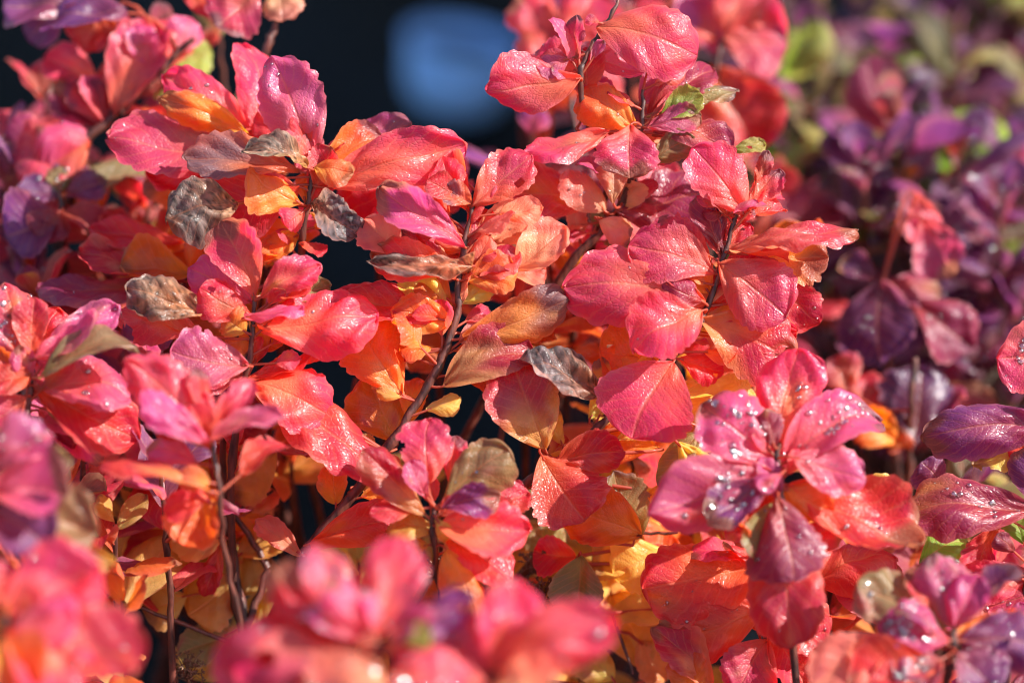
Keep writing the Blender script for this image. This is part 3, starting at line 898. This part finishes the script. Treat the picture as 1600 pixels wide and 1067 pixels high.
hand(l2, -6, [
 (322,684,198,562,92,'P',0,.2,.2,{'fold':-.25,'arch':.04,'dew':4}),
 (326,690,222,616,56,'L',-.7,-.4,.3,{'fold':.1}),
 (332,688,446,656,28,'L',-.5,-.4,.65),
 (330,680,396,596,44,'P',.1,.2,.3),
 (330,700,266,640,40,'K',.4,.3,.4),
 (328,768,160,724,56,'C',-.3,-.2,.5,{'arch':.1}),
 (324,770,258,800,60,'R',.5,0,.3),
 (334,760,290,850,90,'O',1.5,0,.2),
 (330,668,312,612,34,'P',-.2,.2,.2),
])
l3 = Shoot(Ls, [P(10, 960, -14), P(6, 1010, -14), P(0, 1080, -14)], r0=.001)
hand(l3, -14, [
 (12,984,218,1040,122,'R',-.3,-.2,.3,{'fold':.1,'dew':6}),
 (4,960,158,890,124,'P',.3,.4,.25,{'dew':8}),
 (10,990,120,1080,120,'P',-.7,-.8,.35,{'dew':4}),
 (0,1000,-60,900,90,'O',.2,.3,.3),
 (20,980,120,960,80,'L',-.4,-.2,.4,{'dew':6}),
 (-10,1010,60,1070,100,'O',-.9,-.6,.4),
])
l4 = Shoot(Ls, [P(-14, 700, -10), P(-16, 760, -10), P(-10, 900, -10)], r0=.001)
hand(l4, -10, [
 (-20,724,82,684,76,'L',0,.2,.3,{'dew':16}),
 (-10,770,110,770,110,'L',-.2,-.2,.3,{'dew':4}),
 (0,800,150,830,110,'K',.2,.1,.25),
 (-10,800,80,860,100,'V',-.3,-.3,.3),
 (-5,760,110,720,60,'K',.6,.4,.35),
 (10,840,180,880,40,'T',.6,.4,.6),
])
for i, (x, y, d, cl, n) in enumerate([(100,760,0,'ROK',9), (180,820,-1,'OTR',9), (130,660,1,'LVP',9), (40,880,-5,'PRO',9), (190,940,-3,'OTO',9), (250,720,-2,'LVP',8)]):
    rosette(Ls, x, y, d, cl, n=n, size=.028, seed=i+80)

messy(l1, -3, 12, 'PLRK', 13); messy(l2, -6, 8, 'PLRO', 14, 0, .6); messy(f1, -15, 14, 'PLE', 15); messy(f2, -15, 12, 'PLE', 16); messy(f3, -14, 6, 'PLE', 17); messy(l3, -14, 8, 'PLE', 18)
# left rear shrub: purple, blurred
Us = Shrub('spirea_shrub', 'purple and crimson spirea shrub behind the red one, beside the dark gap on its left', P(40, 330, 10).xy.to_3d())
u1 = Shoot(Us, [P(96, 300, 7), P(98, 350, 7), P(100, 430, 8)], r0=.001)
hand(u1, 7, [
 (92,308,26,296,58,'V',0,0,.4,{'ruf':.05,'dew':6}), (102,306,166,282,56,'V',0,.2,.4,{'ruf':.05}),
 (96,300,130,250,50,'M',.4,.6,.3), (90,300,60,262,50,'V',.3,.5,.3,{'dew':6}), (100,300,240,262,80,'K',.6,.6,.5,{'ruf':.01}),
 (94,300,95,260,44,'K',.1,.3,.2,{'dew':8}),
 (96,330,72,375,60,'M',-.5,-.6,.4), (100,330,150,370,60,'M',-.4,-.5,.4), (96,340,10,370,90,'V',-.4,-.6,.5)])
u2 = Shoot(Us, [P(300, 60, 8), P(240, 120, 8), P(180, 180, 8), P(130, 225, 8), P(110, 300, 9)], r0=.0012, r1=.0024)
hand(u2, 8, [
 (180,180,238,30,90,'P',-.3,.5,.2,{'fold':-.1,'dew':0}), (235,120,270,30,76,'P',.2,.4,.2), (190,160,166,90,60,'R',.5,.4,.2),
 (120,20,10,18,64,'V',.3,.3,.6), (200,20,60,40,70,'V',-.3,.2,.5), (180,10,130,80,80,'R',.6,0,.3), (100,10,40,60,60,'V',.5,.2,.4), (150,130,70,90,60,'P',.7,.4,.3),
 (170,190,120,130,70,'M',0,.3,.2), (160,200,80,140,66,'M',.3,.4,.3), (170,200,160,120,70,'L',.2,.4,.2),
 (240,110,210,40,50,'L',-.4,.1,.3), (280,80,300,30,60,'L',.1,.3,.3), (260,100,330,80,56,'G',1,.6,.3), (250,140,250,155,40,'G',.8,.2,.3),
 (140,220,60,200,80,'L',-.2,.1,.4,{'dew':5}), (140,225,20,250,110,'P',-.3,-.1,.4,{'dew':5}), (130,230,0,215,80,'L',0,.2,.4)])
u3 = Shoot(Us, [P(446, -20, 6), P(430, 40, 6), P(414, 85, 6), P(400, 150, 7), P(380, 300, 9)], r0=.0011, r1=.002)
hand(u3, 6, [
 (400,-20,340,44,96,'P',-.3,-.3,.25,{'fold':.05}), (432,-30,442,34,62,'E',-.2,-.2,.2), (440,20,466,18,20,'E',.2,.1,.3), (330,-20,300,15,60,'R',.4,0,.3)])
u4 = Shoot(Us, [P(300, 420, 3.5), P(290, 450, 4), P(270, 520, 5)], r0=.001)
hand(u4, 3.5, [
 (296,420,126,392,66,'C',-.2,-.1,.4,{'fold':.1}), (286,380,140,352,66,'R',.6,.5,.4), (300,430,190,414,70,'O',-.4,-.3,.3),
 (300,420,330,376,60,'O',0,.3,.2), (288,440,60,450,84,'M',0,.1,.4,{'ruf':.04,'dew':4}), (290,430,250,372,60,'O',.5,.5,.2), (300,440,340,420,60,'O',-.2,.1,.3)])
for i, (x, y, d, cl, n) in enumerate([(16,235,10,'VML',9), (250,60,10,'RPM',8), (70,150,12,'RMP',8), (340,40,12,'RMK',6), (40,420,9,'MVR',10), (170,430,8,'MRV',10), (10,300,11,'VMP',9), (230,320,9,'MKR',9), (150,350,9,'RMO',9), (60,470,6,'MRP',9), (20,520,4,'RMP',9), (250,200,11,'RMK',7), (210,270,11,'MKV',8)]):
    rosette(Us, x, y, d, cl, n=n, size=.031, seed=i+120, dew=1)

# right rear shrub: dark plum leaves, wet
Ds = Shrub('spirea_shrub', 'plum purple spirea shrub covered in wet drops, standing on the right', P(1470, 420, 14).xy.to_3d())
d1 = Shoot(Ds, [P(1380, 440, 11), P(1382, 480, 11), P(1390, 600, 12)], r0=.001)
hand(d1, 11, [
 (1378,440,1380,572,134,'W',-.2,-.8,.2,{'fold':.02,'dew':20}), (1385,440,1470,460,60,'M',.3,.2,.4), (1376,436,1310,420,50,'W',.4,.3,.4), (1440,340,1490,430,80,'L',-.3,-.4,.2,{'dew':10}),
 (1420,470,1520,540,90,'M',.2,0,.4,{'dew':8}), (1430,300,1450,380,60,'P',.4,.1,.3)])
d2 = Shoot(Ds, [P(1430, 560, 9), P(1425, 640, 9), P(1420, 720, 10)], r0=.001)
hand(d2, 9, [
 (1424,700,1440,575,120,'W',0,.6,.15,{'fold':.05}), (1420,680,1500,600,80,'M',.3,.5,.3), (1410,650,1330,600,80,'R',.4,.5,.2),
 (1400,690,1345,640,66,'O',-.3,-.2,.2), (1390,700,1410,670,50,'O',-.4,-.1,.2), (1330,610,1300,560,70,'P',.8,.4,.2)])
for i, (x, y, d, cl, n) in enumerate([(1405,175,13,'VVM',11), (1350,255,12,'VVW',11), (1500,225,13,'VVM',11), (1560,330,11,'VVW',12), (1470,350,12,'VMW',11),
 (1330,330,14,'WWH',10), (1400,300,15,'HWO',9), (1590,250,15,'VVM',9), (1540,430,12,'VVW',11), (1590,480,13,'VVW',11), (1340,500,15,'VVW',9),
 (1460,520,14,'VVW',10), (1540,560,12,'VVW',10), (1360,640,12,'WWH',9), (1480,650,11,'VMW',9), (1580,640,12,'WWH',9), (1300,440,16,'VMW',9), (1300,560,14,'VMW',8)]):
    rosette(Ds, x, y, d+4, cl, n=n-2, size=.035, seed=i+160, dew=7)
print('Ds', Ds.nleaf)

# pink-red shrub seen behind the top right crown
Qs = Shrub('spirea_shrub', 'soft blurred crimson spirea shrub rising behind the top of the red one', P(1000, 130, 15).xy.to_3d())
q1 = Shoot(Qs, [P(880, 60, 12), P(890, 140, 12), P(920, 300, 12)], r0=.001)
hand(q1, 12, [
 (880,170,850,30,110,'R',0,.5,.15), (880,120,810,80,90,'R',.3,.4,.3), (880,60,930,-20,90,'P',0,.4,.2), (870,60,810,-10,80,'P',.3,.5,.3), (890,150,960,90,90,'R',.6,.5,.2), (870,170,815,150,70,'R',.5,.3,.3)])
q2 = Shoot(Qs, [P(1130, 60, 13), P(1120, 130, 13), P(1110, 300, 13)], r0=.001)
hand(q2, 13, [
 (1130,60,1228,70,110,'P',0,.2,.3,{'dew':5}), (1130,50,1190,-30,100,'P',.3,.5,.2), (1120,60,1060,20,100,'P',.5,.5,.3), (1110,100,1180,240,130,'R',.2,-.3,.2), (1120,90,1090,-20,90,'L',.6,.6,.2), (1116,110,1200,180,90,'M',.5,.1,.3)])
for i, (x, y, d, cl, n) in enumerate([(960,60,16,'RPM',9), (1060,130,15,'RRM',9), (1000,20,18,'PRM',9), (1150,220,16,'RMM',9), (1200,300,16,'MRK',9), (850,220,14,'RMV',8), (830,200,12,'VM',7), (812,-12,18,'KV',5)]):
    rosette(Qs, x, y, d, cl, n=n, size=.031, seed=i+220, dew=1)

# far mixed shrub, top right corner
Es = Shrub('spirea_shrub', 'farthest spirea shrub with green, mustard and violet leaves, fully blurred', P(1420, 60, 38).xy.to_3d())
k = 0
for yy in range(-60, 420, 58):
    for xx in range(1190, 1680, 74):
        k += 1
        if k % 6 == 3: continue
        rr = random.Random(k)
        rosette(Es, xx+rr.uniform(-25, 25), yy+rr.uniform(-20, 20), 32+rr.uniform(-6, 8)-yy*.02, 'HGHWKVKVWHGWV', n=6, size=.034, seed=k+300, dew=0)
COUNTS = (Es.nleaf, Us.nleaf, Ls.nleaf, Qs.nleaf, A.nleaf, Bs.nleaf, Ds.nleaf)

# foliage that carries on round the shrubs beyond the edges of the picture and down their sides
def skirt(shrub, cols, n, r, zlo, zhi, seed):
    rng = random.Random(seed); mass = []; made = 0
    for k in range(n*6):
        th = rng.uniform(0, 6.283); q = rng.uniform(.35, 1)*r
        p = Vector((shrub.base.x+math.cos(th)*q, shrub.base.y+math.sin(th)*q, rng.uniform(zlo, zhi)))
        v = p-CAM; z = v.dot(fwd)
        x = 800+v.dot(rgt)/z/FW*1600; y = 533.5-v.dot(upv)/z/FW*1600
        if -170 < x < 1770 and -170 < y < 1240: continue
        rosette(shrub, x, y, (z-FOCUS)*100, cols, n=8, size=.031, seed=seed*50+k, mass=mass)
        made += 1
        if made >= n: break
    if mass:
        a_, b_, c_, d_ = join(mass)
        o = bpy.data.objects.new('lower_leaves', make_mesh('lower_leaves', a_, d_, LEAF, b_, c_)); C.objects.link(o)
        o.parent = shrub.root; o['kind'] = 'stuff'
skirt(A, 'YTO', 14, .16, .06, .26, 1); skirt(Bs, 'RMP', 20, .17, .08, .33, 2); skirt(Fs, 'PLE', 18, .13, .10, .34, 3)
skirt(Ls, 'LVP', 24, .17, .10, .40, 4); skirt(Us, 'RMP', 20, .18, .10, .42, 5); skirt(Ds, 'VVM', 20, .18, .08, .34, 6)
skirt(Qs, 'RMP', 10, .16, .10, .40, 7); skirt(Es, 'HWO', 20, .22, .08, .34, 8)

# ------------------------------------------------------------------ dried seed heads and bare twigs on the main shrub
SEED = plain('dry_seed_head', (.16, .085, .045), .7, .0005, 700)
def seed_head(px, py, d, r, seed, shoot):
    rng = random.Random(seed); c = P(px, py, d)
    vs, fs = [], []
    def add_tube(pts, rad):
        o = len(vs); v, f = tube_arrays(pts, rad, 4); vs.extend(v.tolist()); fs.extend((f+o).tolist())
    for k in range(46):
        a = Vector((rng.gauss(0, 1), rng.gauss(0, 1), rng.gauss(.3, .6))).normalized()*r*rng.uniform(.4, 1)
        add_tube([Vector((0, 0, -r*.6)), a*.6, a], [.00018, .00016, .00012])
        for j in range(4):
            e = a + Vector((rng.gauss(0, 1), rng.gauss(0, 1), rng.gauss(.4, 1))).normalized()*.0016
            add_tube([a, (a+e)/2, e], [.0001, .00045, .00008])
    near = shoot.nearest(c)
    st = [near-c, (near-c)*.5+Vector((0, 0, -.003)), Vector((0, 0, -r*.6))]
    add_tube(st, [.0008, .0007, .0005])
    me = make_mesh('seed_head', np.array(vs), np.array(fs), SEED)
    o = bpy.data.objects.new('seed_head', me); C.objects.link(o); o.parent = A.root; o.location = c-A.base
seed_head(292, 1046, 2, .008, 1, s8)
seed_head(850, 925, 2.4, .008, 2, s9)
seed_head(838, 880, 3, .007, 3, s9)
seed_head(690, 890, 1, .006, 4, s6)
def twig(pts, r0, r1):
    v, f = tube_arrays([p-pts[0] for p in pts], np.linspace(r0, r1, len(pts)), 7)
    o = bpy.data.objects.new('twig', make_mesh('twig', v, f, BARK)); C.objects.link(o)
    o.parent = A.root; o.location = pts[0]-A.base
def wig(a, b, n=7):
    return [P(a[0]+(b[0]-a[0])*k/n+rnd.uniform(-2, 2), a[1]+(b[1]-a[1])*k/n+rnd.uniform(-2, 2), a[2]+(b[2]-a[2])*k/n) for k in range(n+1)]
twig(wig((222,950,2), (378,1012,3)), .0007, .0010)
twig(wig((362,795,3), (420,888,3.2)), .0010, .0014)
twig(wig((420,888,3.2), (384,980,3)), .0014, .0016)
twig(wig((366,800,3), (428,765,2.8)), .0007, .0005)
twig(wig((346,640,1), (352,810,3)), .0011, .0014)
twig(wig((1060,832,2.2), (985,832,2.6)), .0006, .0007)
twig(wig((990,1052,2.5), (955,960,2.5)), .0006, .0006)
twig(wig((555,590,4), (520,760,4)), .0009, .0012)
twig(wig((790,640,4), (770,760,4)), .0011, .0013)

# ------------------------------------------------------------------ dew
def dew_object():
    import bmesh
    bm = bmesh.new(); bmesh.ops.create_icosphere(bm, subdivisions=2, radius=1)
    v0 = np.array([v.co[:] for v in bm.verts]); f0 = np.array([[v.index for v in f.verts] for f in bm.faces]); bm.free()
    n = len(DEWPTS); V = np.zeros((n, len(v0), 3))
    for i, (p, nn, r) in enumerate(DEWPTS):
        flat = rnd.random() < .6
        if flat: nn = nn + Vector((rnd.gauss(0, .4), rnd.gauss(0, .4), rnd.gauss(0, .3))); r *= 1.25
        nn = nn.normalized(); x = nn.orthogonal().normalized(); y = nn.cross(x)
        M = np.array([list(x*r), list(y*r), list(nn*r*(.72 if not flat else .26))])
        V[i] = v0 @ M + np.array(p + nn*r*(.30 if not flat else .14))
    F = (f0[None] + (np.arange(n)*len(v0))[:, None, None]).reshape(-1, 3)
    me = bpy.data.meshes.new('dew_drops')
    me.vertices.add(n*len(v0)); me.vertices.foreach_set('co', V.astype(np.float32).ravel())
    me.loops.add(len(F)*3); me.loops.foreach_set('vertex_index', F.astype(np.int32).ravel())
    me.polygons.add(len(F)); me.polygons.foreach_set('loop_start', np.arange(0, len(F)*3, 3, dtype=np.int32))
    me.polygons.foreach_set('use_smooth', np.ones(len(F), bool)); me.update(calc_edges=True)
    me.materials.append(DEW)
    o = bpy.data.objects.new('dew_drops', me); C.objects.link(o)
    o['kind'] = 'stuff'; o['label'] = 'tiny clear dew drops beading on the spirea leaves'; o['category'] = 'dew'
    print('dew', n)
dew_object()

# ------------------------------------------------------------------ pale blue pot on the dark ground behind
def lathe(name, prof, mat, n=48):
    vs = [(r*math.cos(2*math.pi*k/n), r*math.sin(2*math.pi*k/n), z) for r, z in prof for k in range(n)]
    fs = [(i*n+k, i*n+(k+1) % n, (i+1)*n+(k+1) % n, (i+1)*n+k) for i in range(len(prof)-1) for k in range(n)]
    return make_mesh(name, np.array(vs), np.array(fs), mat)
gp = Vector((0, 0, 0))
ray = (P(706, 178, 0)-CAM).normalized(); tt = -CAM.z/ray.z; gp = CAM+ray*tt
GLAZE = plain('blue_glaze', (.30, .57, 1.0), .75, 0, 12)
pot = bpy.data.objects.new('plant_pot', None); C.objects.link(pot); pot.location = gp
pot.rotation_euler = (0, R(9), 0)
pot['label'] = 'pale blue glazed round-bottomed pot on the dark ground behind the shrubs'; pot['category'] = 'pot'
rr = .047
prof = [(.001, .0), (.016, .0), (.028, .005), (.037, .015), (.043, .030), (rr-.001, .05), (rr, .088), (rr-.003, .089), (rr-.005, .05), (.030, .02), (.001, .012)]
bd = bpy.data.objects.new('body', lathe('body', prof, GLAZE)); C.objects.link(bd); bd.parent = pot
rim = [(rr-.0005, .082), (rr+.002, .083), (rr+.003, .088), (rr+.002, .092), (rr-.003, .0915), (rr-.0035, .083)]
ro = bpy.data.objects.new('rim', lathe('rim', rim, GLAZE)); C.objects.link(ro); ro.parent = pot
SOIL = plain('potting_soil', (.02, .015, .012), .95, .003, 90)
so_ = bpy.data.objects.new('soil', lathe('soil', [(.001, .072), (.02, .075), (rr-.004, .071)], SOIL)); C.objects.link(so_); so_.parent = pot
pot.scale = (.96, .96, .70)

# ------------------------------------------------------------------ unseen board fence added at the right to shade the ground behind
FENCE = plain('shade_fence_wood', (.12, .085, .06), .8, .004, 30)
fe = bpy.data.objects.new('shade_fence', None); C.objects.link(fe); fe.location = (1.25, .24, 0)
fe['label'] = 'unseen brown board fence added beyond the right end of the bed to shade the ground'; fe['category'] = 'fence'
def box_mesh(name, x, y, z, mat):
    v = [(sx*x/2, sy*y/2, sz*z) for sz in (0, 1) for sy in (-1, 1) for sx in (-1, 1)]
    f = [(0, 1, 3, 2), (4, 6, 7, 5), (0, 4, 5, 1), (2, 3, 7, 6), (0, 2, 6, 4), (1, 5, 7, 3)]
    me = bpy.data.meshes.new(name); me.from_pydata(v, [], f); me.materials.append(mat); return me
bme, rme, pme = box_mesh('board', .022, .128, 2.1, FENCE), box_mesh('rail', .04, 4.58, .08, FENCE), box_mesh('post', .09, .09, 2.15, FENCE)
for k in range(35):
    o = bpy.data.objects.new('board', bme); C.objects.link(o); o.parent = fe; o.location = (rnd.uniform(-.003, .003), .065+k*.131, .02+rnd.uniform(-.02, .02))
for z in (.35, 1.75):
    o = bpy.data.objects.new('rail', rme); C.objects.link(o); o.parent = fe; o.location = (.032, 2.29, z)
for k in range(3):
    o = bpy.data.objects.new('post', pme); C.objects.link(o); o.parent = fe; o.location = (.096, .1+k*2.15, -.05)
